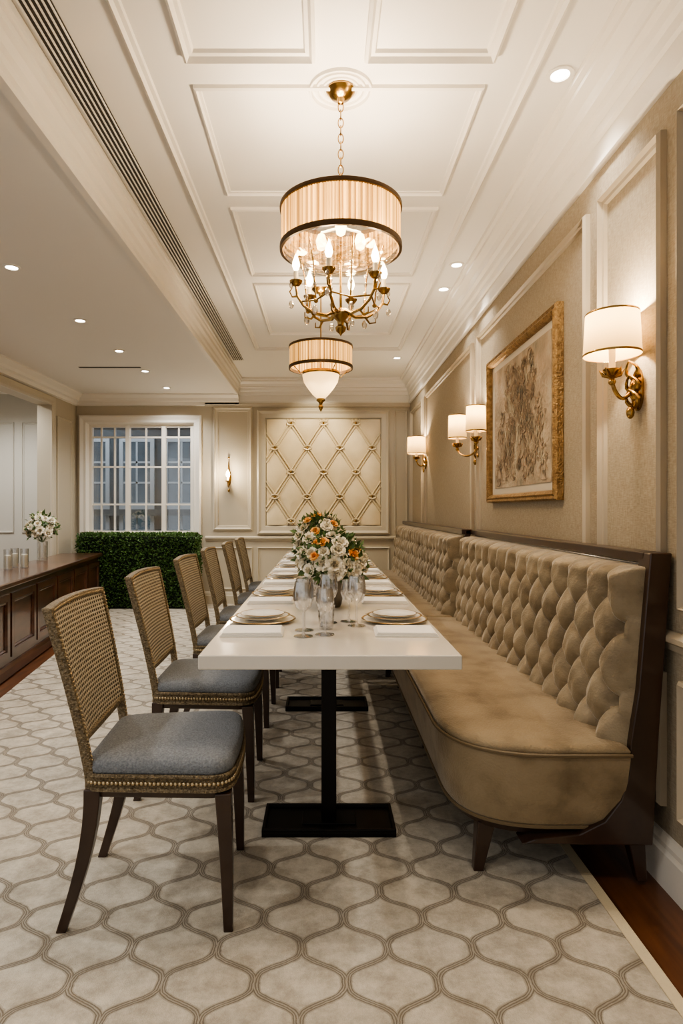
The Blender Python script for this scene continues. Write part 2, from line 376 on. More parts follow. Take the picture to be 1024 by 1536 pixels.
for i in range(-4,5):
    for j in range(-4,5):
        x=i*dw/2;z=1.67+j*dh/2
        if (i+j)%2==0 and abs(x)<.68 and 1.04<z<2.30:
            sphere(bk,(x,-.040,z),.015,seg=8)
            tube(bm,[(x+.05*math.cos(2*pi*k/16),-.038,z+.026*math.sin(2*pi*k/16)) for k in range(16)],.009,5,closed=True)
mk('ribbons',bm,M_ribbon,root,True);mk('studs',bk,M_brass,root,True)
root=empty('window_1',(0,YB,0))
bm=bmesh.new()
moldring(bm,wx0-.1,wx1+.1,wz0-.08,wz1+.1,lambda u,v,h:(u,-h,v),((0,0),(0,.03),(.02,.045),(.06,.03),(.09,.03),(.11,-.03),(.11,-.1)))
for x in (wx0+.02,-2.50,-2.04,wx1-.02): box(bm,x-.026,x+.026,.03,.1,wz0,wz1)
for x in (-2.84,-2.67,-2.27,-1.85): box(bm,x-.009,x+.009,.05,.085,wz0,wz1)
for z in (1.26,1.74,2.12): box(bm,wx0,wx1,.052,.083,z-.011,z+.011)
for z in (wz0+.02,wz1-.02): box(bm,wx0,wx1,.04,.1,z-.025,z+.025)
mk('sash',bm,M_trim,root)
bm=bmesh.new();box(bm,wx0,wx1,.066,.07,wz0,wz1);mk('pane',bm,M_pane,root)
root=empty('exterior_building',(0,YB+2.2,0))
bm=bmesh.new();box(bm,-6,1,0,.3,-.1,5);box(bm,-6,1,-.12,0,1.1,1.2);box(bm,-6,1,-.1,0,2.5,2.62);mk('facade',bm,M_out,root)
bm=bmesh.new();bg=bmesh.new()
for i in range(8):
    x=-5.4+i*.72
    for z0 in(.2,1.3,2.75):
        box(bg,x,x+.46,-.02,-.005,z0,z0+1.0)
        moldring(bm,x-.05,x+.51,z0-.05,z0+1.05,lambda u,v,h:(u,-h,v),((0,0),(0,.05),(.06,.05),(.06,0)))
        box(bm,x+.215,x+.245,-.04,0,z0,z0+1.0)
        for q in(.33,.66): box(bm,x,x+.46,-.04,0,z0+q-.015,z0+q+.015)
mk('frames',bm,M_outw,root);mk('glazing',bg,M_outg,root)
bm=bmesh.new();box(bm,-7,2,YB+.2,YB+4,-.2,-.1);mk('exterior_ground',bm,M_out)

# ---------------------------------------------------------------- lights
def pl(name,loc,e,col=(1,.82,.60),r=.03,parent=None):
    l=bpy.data.lights.new(name,'POINT');l.energy=e;l.color=col;l.shadow_soft_size=r
    o=bpy.data.objects.new(name,l);o.location=loc;COL.objects.link(o)
    if parent:o.parent=parent
    return o
def sl(name,loc,e,tgt=None,ang=100,col=(1,.91,.80),r=.04,parent=None,blend=.7):
    l=bpy.data.lights.new(name,'SPOT');l.energy=e;l.color=col;l.shadow_soft_size=r;l.spot_size=math.radians(ang);l.spot_blend=blend
    o=bpy.data.objects.new(name,l);o.location=loc;COL.objects.link(o)
    if tgt: o.rotation_euler=(Vector(tgt)-Vector(loc)).to_track_quat('-Z','Y').to_euler()
    if parent:o.parent=parent
    return o
def downlight(x,y,z,e=30,tgt=None,ang=110,col=(1,.91,.80)):
    root=empty('recessed_downlight',(x,y,z))
    bm=bmesh.new();lathe(bm,[(.05,0),(.05,-.006),(.036,-.008),(.034,-.002),(.034,0)],24);mk('bezel',bm,M_trim,root,True)
    bm=bmesh.new();lathe(bm,[(.0,-.003),(.033,-.003)],20);mk('emitter',bm,M_down,root)
    sl('beam',(0,0,-.02),e,(tgt[0]-x,tgt[1]-y,tgt[2]-z) if tgt else None,ang,col,parent=root)
for y in (.4,2.41,4.28,4.75): downlight(.9,y,ZC,30 if y!=4.75 else 16,ang=90)  # first one is out of view, an extra added as room fill
downlight(.80,6.9,ZC,24,(.8,7.6,1.2))
CW=(1,.98,.95)
for y in (.6,2.2,3.8,4.87,5.8,6.64,7.55): downlight(-1.87,y,ZL,48,col=CW,ang=140)  # the first two are unseen extras, put in for general fill
downlight(-.1,7.1,ZC,85,(-.1,8.05,1.75),75,col=(1,.83,.57))
downlight(-3.85,6.9,ZL,85,col=CW,ang=160);downlight(-3.85,5.3,ZL,70,col=CW,ang=160);downlight(-2.6,1.0,ZL,46,col=CW,ang=140);downlight(-.6,.2,ZC,30)  # last two stand out of view, added to fill the room
bm=bmesh.new();box(bm,-2.5,-1.87,6.46,6.5,ZL-.004,ZL-.0005);mk('slot_diffuser',bm,M_grille)

# ---------------------------------------------------------------- chandeliers
def link(bm,c,rot,L=.022,w=.010,r=.0025):
    pts=[]
    for k in range(12):
        a=2*pi*k/12;x=w*math.cos(a);z=L*math.sin(a)*.9
        pts.append((c[0]+x*math.cos(rot),c[1]+x*math.sin(rot),c[2]+z))
    tube(bm,pts,r,5,closed=True)
def drum(root,R,z0,z1):
    bm=bmesh.new();n=280
    rs=[]
    for z in(z0+.012,(z0+z1)/2,z1-.012):
        rs.append([((R-.008+.006*(k%2))*math.cos(2*pi*k/n),(R-.008+.006*(k%2))*math.sin(2*pi*k/n),z) for k in range(n)])
    rings(bm,rs,caps=False);mk('pleated_shade',bm,M_drum,root)
    bm=bmesh.new()
    for a,b in((z0,z0+.022),(z1-.016,z1)):
        lathe(bm,[(R-.008,a),(R+.003,a),(R+.004,(a+b)/2),(R+.003,b),(R-.008,b),(R-.008,a)],64)
    for k in range(3):
        a=2*pi*k/3;tube(bm,[(0,0,z1-.01),((R-.004)*math.cos(a),(R-.004)*math.sin(a),z1-.01)],.003,6)
    mk('shade_bands',bm,M_bronze,root,True)
def canopy(bm,z=0,s=1):
    lathe(bm,[(0,z),(.056*s,z),(.058*s,z-.008),(.05*s,z-.016),(.04*s,z-.03),(.016*s,z-.038),(.012*s,z-.055),(0,z-.06)],28)
cx,cy=.068,2.50
root=empty('candelabra_drum_chandelier',(cx,cy,ZC))
bm=bmesh.new();canopy(bm)
z=-.07;i=0
while z>-.44: link(bm,(0,0,z),(i%2)*pi/2);z-=.031;i+=1
tube(bm,[(0,0,-.43),(0,0,-.92)],.005,8)
lathe(bm,[(0,-.43),(.012,-.44),(.018,-.455),(.01,-.47),(0,-.475)],16)
lathe(bm,[(0,-.86),(.02,-.87),(.034,-.885),(.03,-.90),(.014,-.915),(.012,-.93),(.022,-.94),(.018,-.955),(.006,-.965),(0,-.975)],20)
bcry=bmesh.new()
for k in range(6):
    a=2*pi*k/6+.25;c,s=math.cos(a),math.sin(a)
    P_=[(.02,-.875),(.06,-.895),(.11,-.89),(.15,-.865),(.175,-.83),(.18,-.79)]
    tube(bm,[(r*c,r*s,z) for r,z in P_],[.008,.007,.006,.006,.006,.005],8)
    tube(bm,[(r*c,r*s,z) for r,z in [(.10,-.89),(.12,-.915),(.145,-.91),(.145,-.89)]],[.005,.004,.003,.002],6)
    tube(bm,[(r*c,r*s,z) for r,z in [(.17,-.83),(.195,-.835),(.205,-.815),(.195,-.80)]],[.005,.004,.003,.002],6)
    lathe(bm,[(0,-.795),(.014,-.79),(.024,-.778),(.026,-.772),(.012,-.776),(.0,-.776)],14,(.18*c,.18*s,0))
    a2=a+pi/6;c2,s2=math.cos(a2),math.sin(a2)
    tube(bm,[(.135*c2,.135*s2,-.86),(.15*c2,.15*s2,-.72),(.17*c2,.17*s2,-.635)],.0032,6)
    sphere(bm,(.135*c2,.135*s2,-.865),.009)
    tube(bm,[(.16*c,.16*s,-.85),(.135*c2,.135*s2,-.862)],.0035,6)
    tube(bm,[(.135*c2,.135*s2,-.862),(.16*math.cos(a2+pi/6),.16*math.sin(a2+pi/6),-.85)],.0035,6)
    for zz,rr in((-.895,.010),(-.82,.008)):
        sphere(bcry,(.195*c*1.02,.195*s*1.02,zz+.03),rr,1.6,6)
    sphere(bcry,(.14*c2,.14*s2,-.90),.011,1.7,6)
    for q in range(4): sphere(bcry,(.15*c2*(1-.02*q),.15*s2*(1-.02*q),-.70-.035*q),.007,1.5,6)
mk('brass_frame',bm,M_brass,root,True);mk('crystal_drops',bcry,M_bowl,root)
drum(root,.237,-.64,-.465)
bm=bmesh.new();lathe(bm,[(.228,-.635),(.215,-.655),(.18,-.675),(.12,-.69),(.05,-.695),(0,-.695)],48);mk('hammered_glass_bowl',bm,M_bowl,root,True)
bm=bmesh.new();bb_=bmesh.new()
for k in range(6):
    a=2*pi*k/6+.25;c,s=math.cos(a),math.sin(a);x,y=.18*c,.18*s
    lathe(bm,[(0,-.776),(.009,-.776),(.009,-.735),(0,-.735)],10,(x,y,0))
    lathe(bb_,[(0,-.735),(.010,-.728),(.015,-.712),(.012,-.694),(.005,-.676),(0,-.662)],12,(x,y,0))
    pl('candle_light',(x*1.0,y*1.0,-.648),3.0,parent=root)
for k in range(3):
    a=2*pi*k/3+.5
    lathe(bb_,[(0,-.62),(.016,-.61),(.022,-.58),(.014,-.555),(0,-.545)],12,(.09*math.cos(a),.09*math.sin(a),0))
    tube(bm,[(0,0,-.545),(.09*math.cos(a),.09*math.sin(a),-.545)],.005,6)
    pl('drum_light',(.09*math.cos(a),.09*math.sin(a),-.50),8.5,parent=root,r=.03)
mk('candle_sleeves',bm,M_candle,root,True);mk('bulbs',bb_,M_bulb,root,True)
bm=bmesh.new()
for R,h in((.12,.012),(.095,.008),(.07,.006)):
    lathe(bm,[(R+.006,0),(R+.004,-h),(R-.004,-h),(R-.008,0)],48,(cx,cy,ZC))
mk('ceiling_medallion',bm,M_trim,smooth=True)
root=empty('bell_glass_drum_chandelier',(-.02,4.75,ZC))
bm=bmesh.new();canopy(bm,0,1.2);tube(bm,[(0,0,-.05),(0,0,-.86)],.005,8)
lathe(bm,[(.05,-.615),(.142,-.625),(.146,-.64),(.135,-.65),(.05,-.645)],32)
lathe(bm,[(0,-.82),(.03,-.825),(.034,-.84),(.016,-.855),(.012,-.87),(.02,-.885),(.012,-.905),(0,-.925)],20)
for k in range(4):
    a=2*pi*k/4+.5;c,s=math.cos(a),math.sin(a);tube(bm,[(.225*c,.225*s,-.60),(.17*c,.17*s,-.65),(.145*c,.145*s,-.635)],.004,6)
mk('brass_frame',bm,M_brass,root,True)
drum(root,.237,-.605,-.43)
bm=bmesh.new();lathe(bm,[(.138,-.65),(.128,-.70),(.10,-.745),(.065,-.79),(.03,-.825)],32);mk('glass_bell',bm,M_frost,root,True)
pl('bell_light',(0.03,0,-.70),2,parent=root)
for k in range(3):
    a=2*pi*k/3+.5;pl('drum_light',(.1*math.cos(a),.1*math.sin(a),-.5),6,parent=root,r=.02)

# ---------------------------------------------------------------- sconces
def sconce(y,zs,heads,e=5,R=.1,ry=.10,hh=.072):
    root=empty('brass_wall_sconce',(WR,y,zs))
    bm=bmesh.new();bs=bmesh.new();bc=bmesh.new();br=bmesh.new()
    rings(bm,[[(-h,rr*math.cos(2*pi*k/24)*(.7),-.19+rr*1.35*math.sin(2*pi*k/24)) for k in range(24)] for rr,h in((.055,0),(.055,.008),(.045,.014),(.03,.016),(.024,.026),(.006,.034))])
    for sgn in(1,-1):
        for t in range(3):
            pts=[(-.015-.004*k,sgn*(.01+.03*math.sin(k*.7)),-.25+t*.05+.012*k) for k in range(6)]
            tube(bm,pts,[.009,.009,.008,.006,.005,.003],6)
    sphere(bm,(-.03,0,-.27),.014,1.6)
    for dx,dy in heads:
        pts=[(-.02,0,-.19),(-.05,dy*.3,-.225),(-dx*.75,dy*.7,-.22),(-dx,dy,-.18),(-dx,dy,-.14)]
        q=[]
        for i in range(len(pts)-1):
            for t in(0,.33,.66): q.append(Vector(pts[i]).lerp(Vector(pts[i+1]),t))
        q.append(Vector(pts[-1]))
        for _ in range(3): q=[q[0]]+[(q[i-1]+q[i]*2+q[i+1])/4 for i in range(1,len(q)-1)]+[q[-1]]
        tube(bm,q,.007,8)
        for k in range(5):
            aa=2*pi*k/5
            tube(bm,[(-dx,dy,-.15),(-dx+.03*math.cos(aa),dy+.03*math.sin(aa),-.14),(-dx+.042*math.cos(aa),dy+.042*math.sin(aa),-.12)],[.006,.006,.002],6)
        lathe(bm,[(0,-.15),(.014,-.145),(.03,-.13),(.032,-.122),(.012,-.126),(0,-.126)],16,(-dx,dy,0))
        sphere(bm,(-dx,dy,-.165),.013)
        lathe(bc,[(0,-.126),(.011,-.126),(.011,-.03),(0,-.03)],12,(-dx,dy,0))
        lathe(br,[(0,-.03),(.012,-.02),(.017,-.005),(.01,.02),(0,.04)],12,(-dx,dy,0))
        sx,sy=R,ry
        lathe(bs,[(1.0,-hh),(.96,.0),(.92,hh)],40,(-dx,dy,0),sx=sx,sy=sy)
        lathe(bm,[(1.0,-hh-.002),(1.012,-hh+.002),(1.0,-hh+.006)],40,(-dx,dy,0),sx=sx,sy=sy)
        lathe(bm,[(.925,hh+.002),(.935,hh-.002),(.925,hh-.005)],40,(-dx,dy,0),sx=sx,sy=sy)
        pl('shade_light',(-dx,dy,.045),e,parent=root,r=.02)
    mk('brass_bracket',bm,M_brass,root,True);mk('fabric_shade',bs,M_shade,root,True);mk('candle_sleeve',bc,M_candle,root,True);mk('bulb',br,M_bulb,root,True)
sconce(2.21,1.80,[(.098,-.01)],14,.094,.10)
sconce(4.47,1.80,[(.085,-.25),(.12,.17)],8,.068,.068,.085)
sconce(6.75,1.88,[(.11,0)],12,hh=.09)
root=empty('candle_wall_sconce',(-1.2,YB,1.60))
bm=bmesh.new();bc=bmesh.new();bs=bmesh.new()
rings(bm,[[(rr*.7*math.cos(2*pi*k/20),-h,rr*2.6*math.sin(2*pi*k/20)) for k in range(20)] for rr,h in((.04,0),(.04,.01),(.03,.016),(.005,.018))])
tube(bm,[(0,-.01,-.09),(0,-.05,-.12),(0,-.09,-.1),(0,-.1,-.06)],.008,8)
lathe(bm,[(0,-.06),(.03,-.055),(.036,-.04),(.01,-.045),(0,-.045)],16,(0,-.1,0))
tube(bm,[(0,-.02,.08),(0,-.03,.16),(0,-.01,.24)],[.01,.008,.003],8);sphere(bm,(0,-.02,.25),.015)
sphere(bm,(0,-.02,-.16),.016,1.5)
lathe(bc,[(0,-.045),(.012,-.045),(.012,-.0),(0,0)],12,(0,-.1,0))
lathe(bs,[(0,0),(.02,.01),(.028,.035),(.018,.07),(0,.1)],12,(0,-.1,0))
mk('brass_bracket',bm,M_brass,root,True);mk('candle_sleeve',bc,M_candle,root,True);mk('flame_bulb',bs,M_bulb,root,True)
pl('bulb_light',(0,-.15,.05),9,parent=root)

# ---------------------------------------------------------------- picture
root=empty('framed_relief_picture',(WR,3.51,1.69))
hw,hh=.615,.455
mp=lambda u,v,h:(-h-.002,u,v)
bm=bmesh.new();moldring(bm,-hw,hw,-hh,hh,mp,((0,0),(0,.03),(.008,.04),(.02,.034),(.03,.042),(.045,.03),(.05,.016),(.05,.0)))
mk('gilt_frame',bm,M_gold,root)
bm=bmesh.new();box(bm,-.012,-.002,-hw+.04,hw-.04,-hh+.04,hh-.04);mk('mat_board',bm,M_matb,root)
bm=bmesh.new();box(bm,-.017,-.012,-hw+.12,hw-.12,-hh+.09,hh-.09);mk('paper',bm,M_art,root)
bm=bmesh.new()
rnd=random.Random(3)
def lf(c,ang,l,wd=.3):
    dirv=Vector((0,math.cos(ang),math.sin(ang)));pr_=Vector((0,-dirv.z,dirv.y))
    if abs(c.y+dirv.y*l)>.47 or abs(c.z+dirv.z*l)>.35: return
    vs=[bm.verts.new(c+dirv*l*x+pr_*l*y+Vector((-hx,0,0))) for x,y,hx in((0,0,0),(.5,wd,.003),(1,0,0),(.5,-wd,.003))]
    bm.faces.new(vs)
for k in range(38):
    u0=rnd.uniform(0,.42);v0=-.29+.58*(k/37)+rnd.uniform(-.02,.02);r0=rnd.uniform(.025,.085);ph=rnd.uniform(0,6.28);d=rnd.choice((1,-1));turns=rnd.uniform(.8,1.5)
    for sg in(1,-1):
        pts=[];n=22
        for i in range(n):
            t=i/(n-1);a=ph+d*turns*2*pi*t;r=r0*(1-t*.85)
            u=max(-.47,min(.47,sg*(u0+r*math.cos(a))));v=max(-.35,min(.35,v0+r*math.sin(a)))
            pts.append((-.018,u+i*1e-5,v+i*1e-5))
            if i%3==0: lf(Vector((-.019,pts[-1][1],pts[-1][2])),(a if sg>0 else pi-a)+.5*d*sg,rnd.uniform(.02,.045))
        tube(bm,pts,[.004*(1-.6*i/n) for i in range(n)],5)
for fx,fz,fr in((0,.22,.05),(0,-.02,.07),(-.22,.12,.05),(.22,.12,.05),(-.28,-.16,.055),(.28,-.16,.055),(0,-.24,.05),(-.1,.3,.03),(.1,.3,.03)):
    for k in range(9): lf(Vector((-.021,fx,fz)),2*pi*k/9,fr,.28)
    for k in range(6): lf(Vector((-.024,fx,fz)),2*pi*k/6+.3,fr*.55,.35)
mk('scrollwork',bm,M_scroll,root,False)

# ---------------------------------------------------------------- banquette
M_pipe=mat('piping_velvet',lin(104,88,64),.6)
def banquette(Y_a,Y_b,rounded,name,p=.19,xo=0):
    root=empty(name,(xo,Y_a,0));Ln=Y_b-Y_a
    xf=.40;xb=.955
    ys0=-.03 if rounded else 0
    if rounded: cs=[(xb,ys0,0),(xf,ys0,.33),(xf,Ln,.0),(xb,Ln,0)]
    else: cs=[(xb,0,0),(xf,0,.02),(xf,Ln,.02),(xb,Ln,0)]
    o=rpoly(cs,20)
    bm=bmesh.new();layered(bm,o,[(.04,.185),(.028,.20),(.018,.26),(.006,.34),(.0,.41),(0,.425)])
    mk('seat_skirt',bm,M_velvet,root,True,sharp=60)
    bm=bmesh.new();layered(bm,o,[(.006,.424),(.001,.428),(0,.438),(.006,.448),(.02,.455),(.06,.460),(.15,.464)])
    mk('seat_cushion',bm,M_velvet,root,True,sharp=60)
    bm=bmesh.new();oo=offs(o,-.004);tube(bm,[(q.x,q.y,.426) for q in oo if q.x<.96],.0065,6)
    oo=offs(o,.030);tube(bm,[(q.x,q.y,.188) for q in oo if q.x<.93],.006,6)
    mk('piping',bm,M_pipe,root,True)
    bm=bmesh.new();layered(bm,o,[(.10,.145),(.055,.155),(.045,.185),(.06,.19)]);mk('wood_plinth',bm,M_wood,root,True)
    bm=bmesh.new()
    ys=[.12,Ln*.5,Ln-.12]
    for y in ys:
        for x,lean in((.54,-.03),(1.0,.02)):
            y_=.06 if (y==.12 and x>.9) else y
            loft(bm,[(x+lean,y_-.02 if y==.12 else y_,0,.016,.016),(x,y_,.16,.03,.03)])
    mk('legs',bm,M_wood,root,bevel=.004)
    bm=bmesh.new()
    pf=[(.985,.16),(1.025,.16),(1.045,.5),(1.085,1.05),(1.05,1.05),(1.035,.98),(.99,.45)]
    ya_=.056 if rounded else 0
    rings(bm,[[(x,ya_,z) for x,z in pf],[(x,Ln,z) for x,z in pf]])
    yr=.02 if rounded else 0
    rings(bm,[[(x,yr,z) for x,z in((1.02,1.02),(1.09,1.02),(1.09,1.055),(1.02,1.055))],[(x,Ln,z) for x,z in((1.02,1.02),(1.09,1.02),(1.09,1.055),(1.02,1.055))]])
    if rounded:
        cur=[(1.022,1.055),(1.0,.80),(.985,.62),(.96,.46),(.955,.36),(.93,.28),(.88,.215),(.80,.175),(.66,.16),(.62,.145),(1.03,.14),(1.05,.5),(1.09,1.055)]
        rings(bm,[[(x,-.02,z) for x,z in cur],[(x,.055,z) for x,z in cur]])
    mk('wood_shell',bm,M_wood,root,bevel=.004)
    bm=bmesh.new()
    y0=.0 if rounded else .01;y1=Ln-.004;nu=int((y1-y0)/.008);nv=80;z0,z1=.44,1.012
    q=.235;vt=z1-.085
    V=[]
    for i in range(nu+1):
        u=y0+(y1-y0)*i/nu;row=[]
        for j in range(nv+1):
            v=z0+(z1-z0)*j/nv
            tt=(v-z0)/(z1-z0)
            xb_=.985+.05*tt
            uu=(u-y0)/p+.25; vv=(v-vt)/q
            if v<=vt:
                a=uu+vv;b=uu-vv
                sa,sb=abs(math.sin(pi*a)),abs(math.sin(pi*b))
                h=(sa*sb)**.34
            else:
                k=min(1,(v-vt)/.05)
                h0=(abs(math.sin(pi*uu))**2)**.34
                h1=abs(math.sin(pi*uu))**.42
                h=h0*(1-k)+h1*k
            h*=1+.05*math.sin(u*31+v*17)+.03*math.sin(u*73-v*41)+.03*math.sin(u*140+v*60)
            jb=round((vt-v)/(q/2));
            if 0<=jb<=4:
                ub=uu-(.5 if jb%2 else 0);db=math.hypot((ub-round(ub))*p,(vt-v)-jb*q/2)
                h-=.45*math.exp(-(db/.022)**2)
            ed=min(u-y0,y1-u,v-z0+.02,z1-v)
            e=max(0,min(1,ed/.04));e=math.sqrt(1-(1-e)**2)
            T=.042*e+.066*h*e
            row.append(bm.verts.new((xb_-T,u,v)))
        V.append(row)
    for i in range(nu):
        for j in range(nv):
            bm.faces.new([V[i][j],V[i+1][j],V[i+1][j+1],V[i][j+1]])
    mk('tufted_back',bm,M_velvetb,root,True,sharp=180)
    bm=bmesh.new()
    for jj in range(0,5):
        for i in range(0,40):
            uu=i-.25+(.5 if jj%2 else 0);u=y0+uu*p;v=vt-jj*q/2
            if u>y1-.05 or u<y0+.05 or v<z0+.05: continue
            tt=(v-z0)/(z1-z0);sphere(bm,(.985+.05*tt-.036,u,v),.013,seg=8)
    mk('buttons',bm,M_velvet,root,True)
    return root
banquette(2.0,4.36,True,'tufted_banquette',.165)
banquette(4.42,7.75,False,'tufted_banquette',.15,-.055)

# ---------------------------------------------------------------- table
root=empty('dining_table',(.02,1.915,0))
TL=4.95;hwT=.40
bm=bmesh.new();box(bm,-hwT,hwT,0,TL,.706,.75);mk('tabletop',bm,M_table,root,bevel=.004)
bm=bmesh.new()
for y in(.49,1.93,3.35,4.5):
    box(bm,-.245,.245,y-.105,y+.105,0,.018);
    moldring(bm,-.245,.245,y-.105,y+.105,lambda u,v,h:(u,v,.017+h),((0,0),(0,.012),(.012,.012),(.014,0)))
    box(bm,-.028,.028,y-.028,y+.028,.017,.69);box(bm,-.10,.10,y-.05,y+.05,.017,.024)
    box(bm,-.3,.3,y-.04,y+.04,.69,.706)
mk('pedestals',bm,M_black,root,bevel=.002)
ZT=.751
def plate():
    r=empty('dinner_plate')
    k=.86
    def lt(bm,pr): lathe(bm,[(a*k,b) for a,b in pr],40)
    bm=bmesh.new();lt(bm,[(0,0),(.09,0),(.10,.003),(.148,.010),(.15,.012),(.146,.013),(.10,.007),(0,.006)]);mk('charger',bm,M_china,r,True)
    bm=bmesh.new();lt(bm,[(0,.012),(.07,.012),(.082,.014),(.122,.024),(.124,.026),(.12,.027),(.08,.017),(0,.016)]);mk('plate',bm,M_china,r,True)
    bm=bmesh.new();lt(bm,[(0,.022),(.06,.022),(.07,.024),(.098,.032),(.1,.034),(.096,.035),(.068,.027),(0,.026)]);mk('side_plate',bm,M_china,r,True)
    bm=bmesh.new();lt(bm,[(.096,.0335),(.1,.0355),(.102,.0345),(.1,.0325),(.096,.0335)]);lt(bm,[(.116,.0265),(.124,.0275),(.127,.0265),(.124,.0245),(.116,.0265)]);lt(bm,[(.138,.0115),(.149,.0145),(.152,.012),(.149,.0095),(.138,.0115)]);mk('gold_rims',bm,M_goldrim,r,True)
    return r
def napkin():
    r=empty('folded_napkin')
    bm=bmesh.new()
    for i in range(4): box(bm,-.11+.003*i,.11-.003*i,-.08+.002*i,.08-.002*i,.0035*i,.0035*(i+1)-.0006)
    mk('linen_folds',bm,M_white,r,bevel=.001);return r
def wine(h=.19,rb=.036,name='wine_glass'):
    r=empty(name);bm=bmesh.new()
    lathe(bm,[(0,.0),(.034,0),(.033,.003),(.01,.006),(.0045,.012),(.004,h*.42),(.008,h*.46),(rb*.75,h*.54),(rb,h*.68),(rb*.96,h*.82),(rb*.82,h),(rb*.8,h),(rb*.93,h*.82),(rb*.96,h*.68),(rb*.7,h*.56),(0,h*.48)],24)
    mk('glass_body',bm,M_glass,r,True);return r
def tumbler():
    r=empty('water_tumbler');bm=bmesh.new();lathe(bm,[(0,0),(.026,0),(.033,.09),(.031,.09),(.025,.008),(0,.008)],20);mk('glass_body',bm,M_glass,r,True);return r
def fork():
    r=empty('fork');bm=bmesh.new()
    rings(bm,[[(w,x,.001+z),(-w,x,.001+z),(-w,x,.004+z),(w,x,.004+z)] for x,w,z in((-.1,.006,.0),(-.06,.004,.002),(.0,.003,.004),(.03,.009,.002),(.05,.011,.001))])
    for k in range(4):
        x0=-.0095+k*.0053;box(bm,x0,x0+.003,.049,.09,.001,.004)
    mk('silver',bm,M_silver,r);return r
def knife():
    r=empty('table_knife');bm=bmesh.new()
    rings(bm,[[(w,x,.001),(-w*.6,x,.001),(-w*.6,x,.004),(w,x,.004)] for x,w in((-.11,.008),(-.02,.006),(-.01,.008),(.06,.010),(.09,.008),(.105,.002))])
    mk('silver',bm,M_silver,r);return r
protos=dict(p=plate(),n=napkin(),w=wine(),w2=wine(.165,.033),t=tumbler(),f=fork(),k=knife())
names=dict(p='dinner_plate',n='folded_napkin',w='wine_glass',w2='wine_glass',t='water_tumbler',f='fork',k='table_knife')
used=set()
def put(key,x,y,rz=0,z=ZT):
    if key not in used:
        used.add(key);protos[key].location=(x,y,z);protos[key].rotation_euler=(0,0,rz)
    else: dup(protos[key],names[key],(x,y,z),rz)
for i in range(6):
    y=2.46+i*.77
    put('n',-.252,y-.19,.03);put('p',-.24,y+.04)
    put('f',-.24,y+.205,pi/2)
    put('n',.292,y-.19,-.03);put('p',.28,y+.04);put('k',.28,y+.205,pi/2)
    if i==0:
        for k_,x,yy in(('w',-.070,2.20),('w2',.005,2.23),('w',-.07,2.31),('w',.125,2.40),('w2',.10,2.49),('t',.01,2.34),('w',.02,2.46)): put(k_,x,yy)
    else:
        for k_,x,yy in(('w',-.07,y-.01),('w2',-.01,y+.06),('w',.11,y-.01),('w2',.06,y+.10),('t',-.06,y+.14)): put(k_,x,yy)

# ---------------------------------------------------------------- flowers
def petal(bm,c,nrm,side,up,L,W,curl):
    vs=[]
    for j in range(3):
        t=j/2;w=W*(.35,1,.6)[j]
        base=c+up*L*t+nrm*curl*L*(t*t)
        vs.append([bm.verts.new(base-side*w*.5+nrm*w*.12),bm.verts.new(base+nrm*-w*.12),bm.verts.new(base+side*w*.5+nrm*w*.12)])
    for j in range(2):
        for i in range(2): bm.faces.new([vs[j][i],vs[j][i+1],vs[j+1][i+1],vs[j+1][i]])
def flower(bm,c,d,R):
    d=d.normalized();a=d.orthogonal().normalized();b=d.cross(a)
    for ring,(n,op,sc) in enumerate(((4,.15,.6),(6,.45,.8),(7,.85,.95),(8,1.25,1.0))):
        for k in range(n):
            th=2*pi*k/n+ring*.6+random.uniform(-.15,.15)
            out=a*math.cos(th)+b*math.sin(th);side=d.cross(out)
            up=(d*math.cos(op)+out*math.sin(op)).normalized();nn=(out*math.cos(op)-d*math.sin(op)).normalized()
            petal(bm,c+out*R*.12,nn,side,up,R*sc,R*.85,-.25 if ring<2 else .1)
def leaf(bm,c,d,L,W):
    d=d.normalized();s=d.orthogonal().normalized();s=Matrix.Rotation(random.uniform(0,6.28),3,d)@s;n=d.cross(s)
    P0=bm.verts.new(c);P1=bm.verts.new(c+d*L+n*L*.15)
    A=bm.verts.new(c+d*L*.45+s*W-n*W*.3);B=bm.verts.new(c+d*L*.45-s*W-n*W*.3);C_=bm.verts.new(c+d*L*.5+n*W*.2)
    for f in((P0,A,C_),(A,P1,C_),(P1,B,C_),(B,P0,C_)): bm.faces.new(f)
